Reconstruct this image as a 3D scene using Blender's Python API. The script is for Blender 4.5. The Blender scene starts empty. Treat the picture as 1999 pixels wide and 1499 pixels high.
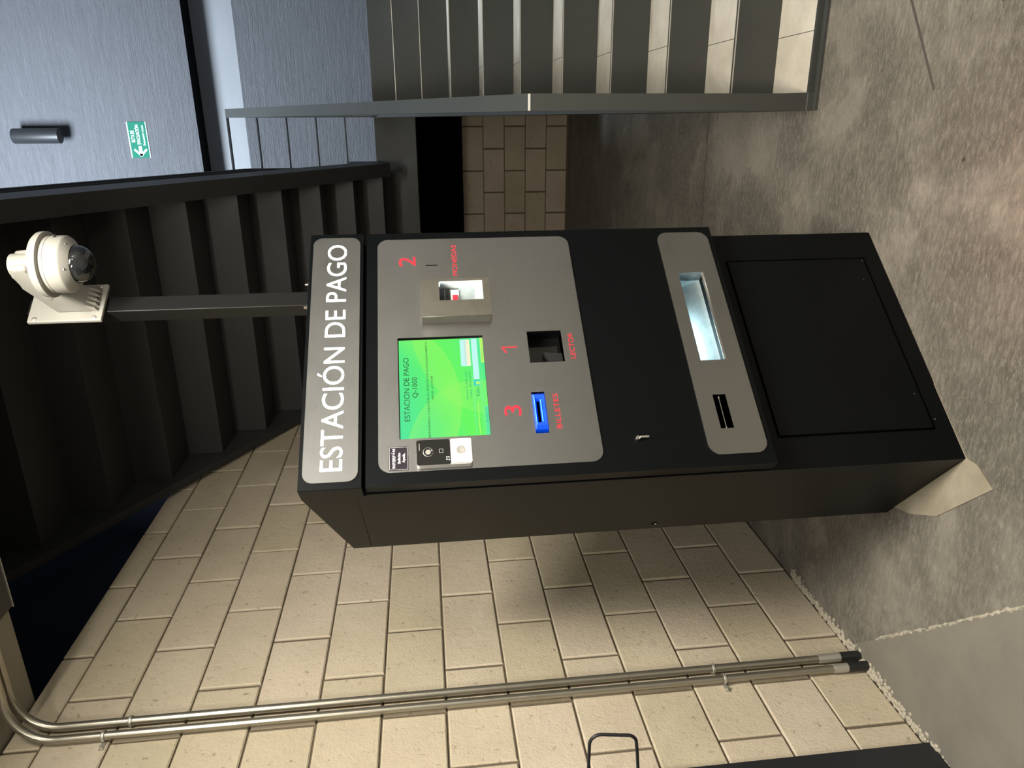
import bpy, bmesh, math, random
from mathutils import Vector, Matrix
random.seed(7)
PI = math.pi
sc = bpy.context.scene
COL = sc.collection

# ------------------------------------------------------------------ camera, world, lights, exposure
cam_d = bpy.data.cameras.new('camera'); cam = bpy.data.objects.new('camera', cam_d); COL.objects.link(cam); sc.camera = cam
cam_d.sensor_fit = 'HORIZONTAL'; cam_d.sensor_width = 36.0; cam_d.lens = 36.0*1431.15/1999; cam_d.clip_start = 0.02
_r = Vector((0.9373477, 0.3455802, -0.04419983)); _u = Vector((0.00308023, 0.11864162, 0.99293236)); _f = Vector((-0.3483817, 0.93085901, -0.11014398))
M = Matrix.Identity(4)
for i in range(3):
    M[i][0] = -_u[i]; M[i][1] = _r[i]; M[i][2] = -_f[i]
M[2][3] = 1.4089
cam.matrix_world = M

w = bpy.data.worlds.new('world'); sc.world = w; w.use_nodes = True
w.node_tree.nodes['Background'].inputs[0].default_value = (0.75, 0.78, 0.85, 1); w.node_tree.nodes['Background'].inputs[1].default_value = 0.02
sc.view_settings.view_transform = 'Standard'; sc.view_settings.look = 'None'; sc.view_settings.gamma = 1.0
sc.view_settings.use_curve_mapping = False
sc.view_settings.exposure = 0.0

def area(name, loc, target, size, power, color, size_y=None, spread=None):
    d = bpy.data.lights.new(name, 'AREA'); d.energy = power; d.color = color; d.size = size
    if size_y: d.shape = 'RECTANGLE'; d.size_y = size_y
    if spread: d.spread = spread
    o = bpy.data.objects.new(name, d); COL.objects.link(o); o.location = loc
    o.rotation_euler = (Vector(target)-Vector(loc)).to_track_quat('-Z', 'Y').to_euler()
    return o
area('ceiling_key_fill_light', (0.05, 1.05, 2.70), (-0.05, 1.10, 0), 0.28, 130, (1.0, 0.95, 0.83), 0.8)
area('ceiling_key_fill_light', (-0.45, -0.25, 2.68), (-0.95, 0.6, 0.0), 0.25, 60, (1.0, 0.95, 0.83), 0.8)  # added fill lifting the lower block wall and machine side, no known fixture
area('ceiling_key_fill_light', (2.95, -0.45, 2.66), (3.4, -0.45, 0.2), 0.25, 85, (1.0, 0.96, 0.88), 0.9, 2.6)  # added fill that brightens the right wall for reflections in the steel panels
area('warm_floor_glow_light', (-0.16, 1.02, 0.34), (-0.18, 1.60, 0), 0.06, 0.9, (1.0, 0.27, 0.10), 0.06, 1.5)  # added orange light for the glow on the floor, no lamp stands here
_pl = bpy.data.lights.new('stair_fill_light', 'POINT'); _pl.energy = 16; _pl.shadow_soft_size = 0.12; _pl.color = (1.0, 0.95, 0.84)  # added point fill for the stair undersides, not a real globe lamp
_po = bpy.data.objects.new('stair_fill_light', _pl); COL.objects.link(_po); _po.location = (0.95, 0.35, 2.35)
area('stairwell_lamp_light', (-0.95, 4.7, 5.3), (-0.3, 7.2, 3.6), 1.1, 430, (0.78, 0.89, 1.0), 0.8)

# ------------------------------------------------------------------ materials
def mat(name, base=(0.5, 0.5, 0.5), rough=0.5, metal=0.0, emit=None, es=0.0, spec=None):
    m = bpy.data.materials.new(name); m.use_nodes = True
    b = m.node_tree.nodes['Principled BSDF']
    b.inputs['Base Color'].default_value = (*base, 1); b.inputs['Roughness'].default_value = rough; b.inputs['Metallic'].default_value = metal
    if spec is not None: b.inputs['Specular IOR Level'].default_value = spec
    if emit: b.inputs['Emission Color'].default_value = (*emit, 1); b.inputs['Emission Strength'].default_value = es
    return m
class NT:
    def __init__(s, m): s.m = m; s.t = m.node_tree; s.b = s.t.nodes['Principled BSDF']
    def n(s, kind, **kw):
        x = s.t.nodes.new(kind)
        for k, v in kw.items(): setattr(x, k, v)
        return x
    def l(s, a, b): s.t.links.new(a, b)
    def coord(s, scale=(1, 1, 1), kind='Object'):
        c = s.n('ShaderNodeTexCoord'); mp = s.n('ShaderNodeMapping'); mp.inputs['Scale'].default_value = scale
        s.l(c.outputs[kind], mp.inputs['Vector']); return mp.outputs['Vector']
    def noise(s, vec, scale, detail=6, rough=0.6, dist=0.0):
        x = s.n('ShaderNodeTexNoise'); x.inputs['Scale'].default_value = scale; x.inputs['Detail'].default_value = detail
        x.inputs['Roughness'].default_value = rough; x.inputs['Distortion'].default_value = dist; s.l(vec, x.inputs['Vector']); return x.outputs['Fac']
    def ramp(s, fac, stops):
        x = s.n('ShaderNodeValToRGB'); e = x.color_ramp.elements
        while len(e) < len(stops): e.new(0.5)
        for i, (p, c) in enumerate(stops): e[i].position = p; e[i].color = (*c, 1)
        s.l(fac, x.inputs['Fac']); return x.outputs['Color']
    def mix(s, fac, a, b, mode='MIX'):
        x = s.n('ShaderNodeMix', data_type='RGBA', blend_type=mode)
        for sock, v in ((x.inputs[0], fac), (x.inputs[6], a), (x.inputs[7], b)):
            if hasattr(v, 'links') or hasattr(v, 'is_linked'): s.l(v, sock)
            elif isinstance(v, tuple): sock.default_value = (*v, 1)
            else: sock.default_value = v
        return x.outputs[2]
    def math(s, op, a, b=0.0, c=None):
        x = s.n('ShaderNodeMath', operation=op)
        for sock, v in ((x.inputs[0], a), (x.inputs[1], b), (x.inputs[2], c)):
            if v is None: continue
            if hasattr(v, 'is_linked'): s.l(v, sock)
            else: sock.default_value = v
        return x.outputs[0]
    def bump(s, h, strength=0.3, dist=0.01, normal=None):
        x = s.n('ShaderNodeBump'); x.inputs['Strength'].default_value = strength; x.inputs['Distance'].default_value = dist
        s.l(h, x.inputs['Height'])
        if normal is not None: s.l(normal, x.inputs['Normal'])
        s.l(x.outputs['Normal'], s.b.inputs['Normal']); return x.outputs['Normal']

# concrete block
m_block = mat('block_face', rough=0.9, spec=0.2); q = NT(m_block)
v = q.coord(); at = q.n('ShaderNodeAttribute', attribute_name='tint')
base = q.mix(at.outputs['Fac'], (0.465, 0.405, 0.292), (0.530, 0.452, 0.362))
n1 = q.noise(v, 3.2, 6, 0.65); n2 = q.noise(v, 38, 5, 0.7)
c1 = q.mix(q.ramp(n1, [(0.34, (0, 0, 0)), (0.72, (1, 1, 1))]), base, q.mix(0.5, base, (0.34, 0.28, 0.20)))
c2 = q.mix(q.ramp(n2, [(0.26, (1, 1, 1)), (0.39, (0, 0, 0))]), c1, (0.17, 0.135, 0.09))
q.l(c2, q.b.inputs['Base Color'])
q.bump(q.math('ADD', n2, q.math('MULTIPLY', q.noise(v, 140, 3, 0.6), 0.6)), 0.6, 0.005)
m_block_far = m_block
m_mortar = mat('mortar', (0.12, 0.095, 0.065), 0.95); q = NT(m_mortar); v = q.coord(); q.bump(q.noise(v, 90, 4), 0.6, 0.006)
m_mlight = mat('mortar_pale', (0.36, 0.325, 0.26), 0.95); q = NT(m_mlight); v = q.coord(); q.bump(q.noise(v, 120, 4), 0.8, 0.006)

# concrete floor
m_floor = mat('concrete_floor', rough=0.8, spec=0.3); q = NT(m_floor)
v = q.coord(); vs = q.coord((1.0, 5.5, 1.0))
vr = q.coord((1.0, 2.6, 1.0))
big = q.noise(v, 1.7, 5, 0.62, 0.3); med = q.noise(v, 6, 8, 0.72, 0.25); fine = q.noise(vr, 42, 7, 0.78, 0.3); flk = q.noise(vr, 28, 8, 0.8, 0.35); grain = q.noise(v, 150, 4, 0.7)
roughm = q.math('MULTIPLY', q.ramp(big, [(0.42, (0, 0, 0)), (0.56, (1, 1, 1))]), 1.0)
col = q.ramp(med, [(0.28, (0.140, 0.125, 0.103)), (0.50, (0.181, 0.164, 0.138)), (0.74, (0.222, 0.203, 0.171))])
fl = q.ramp(flk, [(0.47, (0, 0, 0)), (0.60, (1, 1, 1))])
col = q.mix(q.math('MULTIPLY', fl, q.math('ADD', 0.30, q.math('MULTIPLY', roughm, 0.65))), col, (0.300, 0.274, 0.232))
dk = q.ramp(fine, [(0.34, (1, 1, 1)), (0.47, (0, 0, 0))])
col = q.mix(q.math('MULTIPLY', dk, q.math('ADD', 0.25, q.math('MULTIPLY', roughm, 0.45))), col, (0.106, 0.092, 0.075))
pit = q.ramp(q.noise(v, 30, 3, 0.5), [(0.22, (1, 1, 1)), (0.27, (0, 0, 0))])
col = q.mix(pit, col, (0.05, 0.042, 0.034))
q.l(col, q.b.inputs['Base Color'])
hgt = q.math('ADD', q.math('MULTIPLY', flk, 1.0), q.math('ADD', q.math('MULTIPLY', fine, 0.8), q.math('MULTIPLY', grain, 0.35)))
hgt = q.math('MULTIPLY', hgt, q.math('ADD', 0.25, q.math('MULTIPLY', roughm, 0.75)))
q.bump(hgt, 1.0, 0.012)
m_smooth_floor = mat('trowelled_concrete', rough=0.75); q = NT(m_smooth_floor); v = q.coord()
q.l(q.ramp(q.noise(v, 4, 7, 0.7, 0.5), [(0.3, (0.129, 0.117, 0.099)), (0.7, (0.165, 0.149, 0.124))]), q.b.inputs['Base Color']); q.bump(q.noise(v, 50, 6, 0.7), 0.25, 0.004)
m_pad = mat('pale_cement', rough=0.85); q = NT(m_pad); v = q.coord()
q.l(q.ramp(q.noise(v, 9, 7, 0.7, 0.5), [(0.3, (0.178, 0.154, 0.109)), (0.7, (0.258, 0.228, 0.174))]), q.b.inputs['Base Color']); q.bump(q.noise(v, 60, 6, 0.7), 0.3, 0.004)
m_crack = mat('dark_joint', (0.05, 0.043, 0.036), 0.95)

# dark streaked plaster of the stairwell
m_plaster = mat('streaked_plaster', rough=0.55, spec=0.4); q = NT(m_plaster)
v = q.coord((0.35, 1, 4.0)); v2 = q.coord((1.2, 1, 9.0))
a = q.noise(v, 9, 8, 0.7, 0.5); b2 = q.noise(v2, 14, 8, 0.75, 0.8)
q.l(q.mix(a, (0.085, 0.088, 0.098), (0.17, 0.175, 0.19)), q.b.inputs['Base Color'])
q.bump(q.math('ADD', a, b2), 0.75, 0.02)
m_band = mat('smooth_grey_paint', rough=0.5); q = NT(m_band); v = q.coord((0.6, 1, 3)); q.l(q.mix(q.noise(v, 4, 4), (0.20, 0.21, 0.225), (0.26, 0.27, 0.285)), q.b.inputs['Base Color'])
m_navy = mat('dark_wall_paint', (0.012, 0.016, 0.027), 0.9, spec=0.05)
m_black = mat('black_paint_and_shade', (0.003, 0.003, 0.004), 0.9, spec=0.1)  # black band colour, also used as painted shade under the upper wall
m_ceil = mat('grey_concrete_ceiling', rough=0.85); q = NT(m_ceil); v = q.coord(); q.l(q.mix(q.noise(v, 3, 6), (0.26, 0.235, 0.19), (0.34, 0.31, 0.26)), q.b.inputs['Base Color']); q.bump(q.noise(v, 60, 4), 0.2, 0.004)
m_room = mat('room_paint', (0.60, 0.58, 0.54), 0.9)

# steels
def paint(name, base, rough, bumpy=0.05, spec=0.5):
    m = mat(name, base, rough, spec=spec); q = NT(m); v = q.coord()
    n = q.noise(v, 5, 6, 0.65)
    q.l(q.mix(n, tuple(x*0.82 for x in base), tuple(x*1.22 for x in base)), q.b.inputs['Base Color'])
    q.bump(q.noise(v, 420, 3), bumpy, 0.001); return m
m_stair = paint('charcoal_stair_steel', (0.034, 0.037, 0.034), 0.45, spec=0.4)
m_stair_up = paint('charcoal_upper_stair_steel', (0.028, 0.0285, 0.029), 0.5, spec=0.4)
m_nose = mat('steel_edge_highlight', (0.62, 0.60, 0.55), 0.35, 0.7)  # pale colour stands in for light caught along steel edges
m_weld = mat('weld_bead', (0.75, 0.73, 0.68), 0.4, 0.5)
m_cab = paint('black_powder_coat', (0.0014, 0.0021, 0.0026), 0.42, 0.08, spec=0.15)
m_gap = mat('shadow_gap_black', (0.001, 0.001, 0.001), 0.9, spec=0.0)
m_pole = paint('dark_pole_paint', (0.007, 0.007, 0.007), 0.42, 0.08, spec=0.3)
m_tread = mat('pale_terrazzo', rough=0.7); q = NT(m_tread); v = q.coord()
q.l(q.ramp(q.noise(v, 6, 7, 0.7, 0.4), [(0.3, (0.44, 0.40, 0.33)), (0.7, (0.60, 0.555, 0.475))]), q.b.inputs['Base Color']); q.bump(q.noise(v, 90, 4), 0.15, 0.003)

m_steel = mat('brushed_stainless', (0.56, 0.54, 0.50), 0.34, 1.0); q = NT(m_steel)
v = q.coord((1.2, 1, 90)); nz = q.noise(v, 7, 6, 0.75); vb = q.coord(); nb = q.noise(vb, 3.5, 5, 0.6, 0.6)
q.l(q.math('ADD', q.math('MULTIPLY', nz, 0.20), q.math('ADD', 0.13, q.math('MULTIPLY', nb, 0.16))), q.b.inputs['Roughness'])
q.l(q.mix(nb, (0.335, 0.342, 0.345), (0.43, 0.437, 0.438)), q.b.inputs['Base Color']); q.bump(nz, 0.12, 0.0015)
q.b.inputs['Anisotropic'].default_value = 0.75; tg = q.n('ShaderNodeTangent', direction_type='RADIAL', axis='Z'); q.l(tg.outputs[0], q.b.inputs['Tangent'])
m_steel_b = mat('smudged_stainless', (0.52, 0.49, 0.43), 0.33, 1.0); q = NT(m_steel_b); v = q.coord(); nb = q.noise(v, 14, 5, 0.6, 0.8)
q.l(q.math('ADD', 0.26, q.math('MULTIPLY', nb, 0.25)), q.b.inputs['Roughness']); q.l(q.mix(nb, (0.33, 0.31, 0.27), (0.47, 0.45, 0.40)), q.b.inputs['Base Color'])
m_chrome = mat('chrome', (0.8, 0.8, 0.78), 0.12, 1.0)
m_zinc = mat('dusty_galvanised_sheet', rough=0.45, metal=0.6); q = NT(m_zinc); v = q.coord(); nb = q.noise(v, 55, 7, 0.75, 0.4)
q.l(q.mix(nb, (0.22, 0.27, 0.28), (0.60, 0.66, 0.67)), q.b.inputs['Base Color']); q.bump(nb, 0.3, 0.002)
m_conduit = mat('galvanised_conduit', rough=0.32, metal=0.85); q = NT(m_conduit); v = q.coord((1, 1, 0.3)); nb = q.noise(v, 20, 5, 0.7)
q.l(q.mix(nb, (0.30, 0.275, 0.22), (0.44, 0.41, 0.345)), q.b.inputs['Base Color'])
m_conduit_c = mat('pale_zinc_coupling', (0.50, 0.48, 0.43), 0.4, 0.7)
m_white = mat('white_camera_paint', (0.31, 0.30, 0.272), 0.5)
m_offwhite = mat('white_camera_shade', (0.32, 0.305, 0.27), 0.5)
m_dome = mat('smoked_dome', (0.01, 0.011, 0.012), 0.06); m_dome.node_tree.nodes['Principled BSDF'].inputs['Coat Weight'].default_value = 0.6
m_gloss = mat('gloss_black', (0.005, 0.005, 0.005), 0.08)
m_dark = mat('matt_black_plastic', (0.010, 0.010, 0.011), 0.5)
m_grey = mat('silver_grey_plastic', (0.50, 0.48, 0.46), 0.45)
m_red = mat('red_engraving', (0.60, 0.022, 0.040), 0.6, spec=0.2)
m_lit = mat('backlit_white_acrylic', (0.8, 0.85, 0.85), 0.5, emit=(0.84, 0.97, 0.97), es=0.92)
m_wprint = mat('white_print', (0.70, 0.70, 0.70), 0.7, spec=0.2)
m_sticker = mat('black_sticker', (0.012, 0.008, 0.014), 0.35)
m_lamp = paint('anthracite_lamp', (0.016, 0.017, 0.019), 0.45, spec=0.35)
m_green = mat('green_sign_enamel', (0.004, 0.115, 0.072), 0.65, spec=0.15)
m_glass_lens = mat('lamp_lens', (0.05, 0.05, 0.055), 0.15)
m_blue = mat('translucent_blue_plastic', (0.008, 0.055, 0.75), 0.2, emit=(0.0, 0.10, 1.0), es=0.30)
m_cyan = mat('lit_blue_slot_edge', (0.1, 0.45, 0.9), 0.25, emit=(0.12, 0.50, 1.0), es=0.55)
m_redpl = mat('red_plastic', (0.75, 0.03, 0.05), 0.3)
m_paleplate = mat('pale_coin_chute_plastic', (0.75, 0.85, 0.86), 0.4)
m_led = mat('white_led', (0.8, 0.9, 0.95), 0.5, emit=(0.75, 0.93, 1.0), es=8)

# screen image
m_scr = mat('green_display', (0.0, 0.0, 0.0), 0.25); q = NT(m_scr)
co = q.n('ShaderNodeTexCoord'); sx = q.n('ShaderNodeSeparateXYZ'); q.l(co.outputs['Generated'], sx.inputs[0]); X = sx.outputs[0]; Z = sx.outputs[2]
g = q.math('ADD', q.math('MULTIPLY', X, 0.35), q.math('MULTIPLY', q.math('SUBTRACT', 1.0, Z), 0.75))
colr = q.ramp(g, [(0.0, (0.060, 0.86, 0.34)), (0.35, (0.090, 0.92, 0.22)), (0.62, (0.13, 1.0, 0.11)), (0.85, (0.12, 0.96, 0.16)), (1.0, (0.075, 0.90, 0.30))])
def arc(x0, z0, r, wd, add):
    dx = q.math('SUBTRACT', X, x0); dz = q.math('SUBTRACT', Z, z0)
    d = q.math('SQRT', q.math('ADD', q.math('MULTIPLY', dx, dx), q.math('MULTIPLY', dz, dz)))
    t = q.math('SUBTRACT', r, d); t = q.math('DIVIDE', t, wd)
    inside = q.math('MULTIPLY', q.math('GREATER_THAN', t, 0.0), q.math('SUBTRACT', 1.0, q.math('MINIMUM', t, 1.0)))
    return q.math('MULTIPLY', inside, add)
msk = q.math('ADD', arc(0.35, 1.15, 0.85, 0.35, 0.55), q.math('ADD', arc(-0.25, 0.15, 0.80, 0.30, 0.45), arc(1.15, -0.1, 0.95, 0.25, 0.4)))
msk = q.math('MINIMUM', msk, 0.8)
colr = q.mix(msk, colr, (0.30, 1.0, 0.14))
q.l(colr, q.b.inputs['Emission Color']); q.b.inputs['Emission Strength'].default_value = 0.92
m_scr_text = mat('screen_dark_green_text', (0.004, 0.03, 0.01), 0.4)
m_scr_text2 = mat('screen_teal_text', (0.0, 0.12, 0.06), 0.4, emit=(0.0, 0.30, 0.12), es=0.4)
m_scr_light = mat('screen_pale_cyan', (0, 0, 0), 0.4, emit=(0.55, 0.98, 0.92), es=0.95)
m_scr_line = mat('screen_mint_line', (0, 0, 0), 0.4, emit=(0.18, 0.92, 0.50), es=0.95)
m_scr_yel = mat('screen_yellow', (0, 0, 0), 0.4, emit=(0.52, 1.0, 0.16), es=0.95)
m_scr_mint = mat('screen_mint_field', (0, 0, 0), 0.4, emit=(0.10, 0.88, 0.38), es=0.9)
m_scr_cream = mat('screen_cream', (0, 0, 0), 0.4, emit=(0.98, 0.93, 0.62), es=0.95)
m_scr_teal = mat('screen_teal', (0, 0, 0), 0.4, emit=(0.02, 0.72, 0.62), es=0.9)
m_scr_orange = mat('screen_orange_print', (0, 0, 0), 0.4, emit=(0.85, 0.45, 0.30), es=0.9)

# ------------------------------------------------------------------ helpers
def obj(name, bm_or_me, m, parent=None, smooth=False, loc=None, rot=None):
    if isinstance(bm_or_me, bmesh.types.BMesh):
        me = bpy.data.meshes.new(name); bmesh.ops.recalc_face_normals(bm_or_me, faces=bm_or_me.faces); bm_or_me.to_mesh(me); bm_or_me.free()
    else: me = bm_or_me
    me.materials.clear(); me.materials.append(m)
    o = bpy.data.objects.new(name, me); COL.objects.link(o)
    if parent: o.parent = parent
    if loc: o.location = loc
    if rot: o.rotation_euler = rot
    if smooth:
        for p in me.polygons: p.use_smooth = True
        try: me.set_sharp_from_angle(angle=math.radians(35))
        except Exception: pass
    return o
def tag(o, label, cat, group=None):
    o['label'] = label; o['category'] = cat
    if group: o['group'] = group
    return o
def thing(name, label, cat, loc=(0, 0, 0), rz=0.0, group=None):
    o = bpy.data.objects.new(name, None); COL.objects.link(o); o.location = loc; o.rotation_euler = (0, 0, rz); o.empty_display_size = 0.1
    return tag(o, label, cat, group)
def struct(o): o['kind'] = 'structure'; return o
def box(bm, x0, x1, y0, y1, z0, z1, bev=0.0):
    r = bmesh.ops.create_cube(bm, size=1.0)
    vs = r['verts']
    for vv in vs:
        vv.co = Vector(((x0+x1)/2+vv.co.x*(x1-x0), (y0+y1)/2+vv.co.y*(y1-y0), (z0+z1)/2+vv.co.z*(z1-z0)))
    if bev:
        es = {e for vv in vs for e in vv.link_edges}
        bmesh.ops.bevel(bm, geom=list(es), offset=bev, segments=2, profile=0.5, affect='EDGES')
    return bm
def BX(*a, **k): return box(bmesh.new(), *a, **k)
def prism(bm, pts, axis, a, b):
    # pts 2-D polygon; axis 'x': pts are (y,z); 'y': pts are (x,z); 'z': pts are (x,y)
    def P(p, t): return {'x': (t, p[0], p[1]), 'y': (p[0], t, p[1]), 'z': (p[0], p[1], t)}[axis]
    A = [bm.verts.new(P(p, a)) for p in pts]; B = [bm.verts.new(P(p, b)) for p in pts]
    bm.faces.new(A); bm.faces.new(list(reversed(B)))
    n = len(pts)
    for i in range(n): bm.faces.new((A[i], B[i], B[(i+1) % n], A[(i+1) % n]))
    return bm
def cyl(bm, c0, c1, r0, r1=None, seg=24, cap=True):
    r1 = r0 if r1 is None else r1
    c0 = Vector(c0); c1 = Vector(c1); d = (c1-c0); L = d.length
    mt = Matrix.Translation((c0+c1)/2) @ d.to_track_quat('Z', 'Y').to_matrix().to_4x4()
    bmesh.ops.create_cone(bm, cap_ends=cap, segments=seg, radius1=r0, radius2=r1, depth=L, matrix=mt); return bm
def lathe(bm, prof, c=(0, 0, 0), seg=40, ax='z'):
    rings = []
    for r, h in prof:
        ring = []
        for k in range(seg):
            a = 2*PI*k/seg; x, y = r*math.cos(a), r*math.sin(a)
            p = (x, y, h) if ax == 'z' else (x, h, y)
            ring.append(bm.verts.new((c[0]+p[0], c[1]+p[1], c[2]+p[2])))
        rings.append(ring)
    for A, B in zip(rings, rings[1:]):
        for k in range(seg): bm.faces.new((A[k], A[(k+1) % seg], B[(k+1) % seg], B[k]))
    if prof[0][0] > 1e-6: bm.faces.new(rings[0])
    if prof[-1][0] > 1e-6: bm.faces.new(list(reversed(rings[-1])))
    bmesh.ops.remove_doubles(bm, verts=bm.verts, dist=1e-6)
    return bm
def tube(bm, pts, r, seg=14, closed=False):
    pts = [Vector(p) for p in pts]; n = len(pts); rings = []; prev = None
    for i, p in enumerate(pts):
        if closed: t = (pts[(i+1) % n]-pts[i-1]).normalized()
        else: t = (pts[min(i+1, n-1)]-pts[max(i-1, 0)]).normalized()
        if prev is None:
            a = Vector((0, 0, 1)) if abs(t.z) < 0.9 else Vector((1, 0, 0)); nn = t.cross(a).normalized()
        else: nn = (prev - t*prev.dot(t)).normalized()
        prev = nn; bb = t.cross(nn)
        rings.append([bm.verts.new(p+r*(math.cos(2*PI*k/seg)*nn+math.sin(2*PI*k/seg)*bb)) for k in range(seg)])
    for i in range(n-1 if not closed else n):
        A = rings[i]; B = rings[(i+1) % n]
        for k in range(seg): bm.faces.new((A[k], A[(k+1) % seg], B[(k+1) % seg], B[k]))
    if not closed: bm.faces.new(rings[0]); bm.faces.new(list(reversed(rings[-1])))
    return bm
def rrect(x0, x1, y0, y1, r, seg=8):
    pts = []
    for cx, cy, a0 in ((x1-r, y1-r, 0), (x0+r, y1-r, PI/2), (x0+r, y0+r, PI), (x1-r, y0+r, 1.5*PI)):
        for k in range(seg+1):
            a = a0+PI/2*k/seg; pts.append((cx+r*math.cos(a), cy+r*math.sin(a)))
    return pts
def curve_mesh(cu, fn):
    o = bpy.data.objects.new('tmp', cu); COL.objects.link(o)
    dg = bpy.context.evaluated_depsgraph_get(); dg.update()
    me = bpy.data.meshes.new_from_object(o.evaluated_get(dg)); bpy.data.objects.remove(o); bpy.data.curves.remove(cu)
    for v_ in me.vertices: v_.co = fn(v_.co)
    return me
def plate(outer, holes, y_front, thick):
    # flat sheet in the XZ plane with holes; front face at y_front, body behind it
    cu = bpy.data.curves.new('tmp', 'CURVE'); cu.dimensions = '2D'; cu.fill_mode = 'BOTH'; cu.extrude = thick/2
    for pts in [outer]+holes:
        s = cu.splines.new('POLY'); s.points.add(len(pts)-1)
        for p, (x, y) in zip(s.points, pts): p.co = (x, y, 0, 1)
        s.use_cyclic_u = True
    return curve_mesh(cu, lambda c: Vector((c.x, y_front+thick/2-c.z, c.y)))
def rect(x0, x1, z0, z1): return [(x0, z0), (x1, z0), (x1, z1), (x0, z1)]
_cap = {}
def lettering(s, x0, x1, zb, cap, y, ext=0.0004, bold=0.0):
    def raw(t, sx=1, sy=1):
        cu = bpy.data.curves.new('tmp', 'FONT'); cu.body = t; cu.size = 1; cu.extrude = 0.0; cu.offset = bold; cu.resolution_u = 4
        return curve_mesh(cu, lambda c: c.copy())
    key = bold
    if key not in _cap:
        me = raw('E'); _cap[key] = (min(v_.co.y for v_ in me.vertices), max(v_.co.y for v_ in me.vertices)); bpy.data.meshes.remove(me)
    lo, hi = _cap[key]
    me = raw(s); mn = min(v_.co.x for v_ in me.vertices); mx = max(v_.co.x for v_ in me.vertices)
    kx = (x1-x0)/(mx-mn); ky = cap/(hi-lo)
    for v_ in me.vertices: v_.co = Vector((x0+(v_.co.x-mn)*kx, y, zb+(v_.co.y-lo)*ky))
    bm = bmesh.new(); bm.from_mesh(me); bpy.data.meshes.remove(me)
    r = bmesh.ops.extrude_face_region(bm, geom=bm.faces[:])
    bmesh.ops.translate(bm, vec=(0, -ext, 0), verts=[g_ for g_ in r['geom'] if isinstance(g_, bmesh.types.BMVert)])
    bmesh.ops.recalc_face_normals(bm, faces=bm.faces)
    return bm

# ------------------------------------------------------------------ the setting
XW = -1.7584
obj_floor = bmesh.new(); box(obj_floor, -2.2, 3.6, -3.2, 7.6, -0.12, 0.0)
struct(obj('floor', obj_floor, m_floor))

def block_wall(name, z_list, offs, u0, u1, to3, face_t=0.02, gh=0.006, gv=0.012):
    """courses of grooved blocks; to3(u, z, depth) -> world; depth 0 = face, positive = into the wall"""
    bm = bmesh.new(); lay = bm.faces.layers.float.new('tint')
    for i, (za, zb) in enumerate(z_list):
        s = offs[i % 2]; k = math.floor((u0-s)/0.4)
        u = s+0.4*k
        while u < u1:
            a = max(u, u0); b = min(u+0.4, u1)
            if b-a > 0.02:
                j = random.uniform(-0.0016, 0.0016); t = random.random()
                A0, B0, Z0, Z1 = a+gv/2, b-gv/2, za+gh/2, zb-gh/2
                A0 += random.uniform(-.001, .001); Z0 += random.uniform(-.0008, .0008)
                e = 0.004
                fr = [bm.verts.new(to3(x, z, j)) for x, z in ((A0+e, Z0+e), (B0-e, Z0+e), (B0-e, Z1-e), (A0+e, Z1-e))]
                md = [bm.verts.new(to3(x, z, j+0.0035)) for x, z in ((A0, Z0), (B0, Z0), (B0, Z1), (A0, Z1))]
                bk = [bm.verts.new(to3(x, z, face_t)) for x, z in ((A0, Z0), (B0, Z0), (B0, Z1), (A0, Z1))]
                fs = [bm.faces.new(fr)]
                for R0, R1 in ((fr, md), (md, bk)):
                    for n_ in range(4): fs.append(bm.faces.new((R0[n_], R1[n_], R1[(n_+1) % 4], R0[(n_+1) % 4])))
                for f_ in fs: f_[lay] = t
            u += 0.4
    return bm
Z0C = 1.2037-6*0.2
zl = [(max(0, Z0C+0.2*i), min(Z0C+0.2*(i+1), 2.71)) for i in range(14)]
# course i spans Z0C+.2i ..; blocks start at 2.3935 in the course above the sixth joint
bmw = block_wall('wall_left', zl, (2.3935, 2.6048), -3.0, 7.25, lambda u, z, d: (XW-d, u, z))
wl = struct(obj('wall_left', bmw, m_block))
bm = bmesh.new()
box(bm, XW-0.15, XW-0.0075, -3.0, 7.25, 0, 2.705)
struct(obj('wall_left_mortar', bm, m_mortar)).parent = wl
YB = 7.22
zl2 = [(max(0, 0.02+0.2*i), 0.02+0.2*(i+1)) for i in range(5)]
bmb = block_wall('wall_back', zl2, (-0.13, 0.07), XW, 3.4, lambda u, z, d: (u, YB+d, z))
wb = struct(obj('wall_back', bmb, m_block))
struct(obj('wall_back_mortar', BX(XW-0.15, 3.4, YB+0.0075, YB+0.15, 0, 1.019), m_mortar)).parent = wb
struct(obj('wall_back_black_band', BX(XW-0.15, 3.4, YB-0.01, YB+0.15, 1.02, 1.72), m_black))
struct(obj('wall_back_lower_plaster', BX(-1.95, 3.4, YB, YB+0.22, 1.72, 2.955), m_plaster))
struct(obj('wall_back_recess', BX(-1.95, 3.4, YB+0.22, YB+0.62, 2.90, 3.55), m_band))
struct(obj('wall_back_upper_plaster', BX(-1.95, 3.4, YB, YB+0.62, 3.375, 7.0), m_plaster))
struct(obj('trim_soffit_shade', BX(-1.95, 3.4, YB+0.012, YB+0.22, 3.366, 3.3745), m_black))  # black strip painted as the shade below the upper wall's overhang
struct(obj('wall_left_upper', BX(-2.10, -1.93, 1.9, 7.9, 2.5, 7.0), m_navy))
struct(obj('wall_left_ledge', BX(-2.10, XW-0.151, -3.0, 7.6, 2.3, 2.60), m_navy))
struct(obj('wall_right', BX(3.4, 3.55, -3.2, 7.6, 0, 7.0), m_room))
struct(obj('wall_stair_light_block', BX(1.50, 3.4, 2.62, 7.6, 0, 7.0), m_plaster))  # unseen side wall added to block stairwell light from the floor
struct(obj('wall_front', BX(-2.1, 3.55, -3.35, -3.2, 0, 3.0), m_room))
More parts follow.
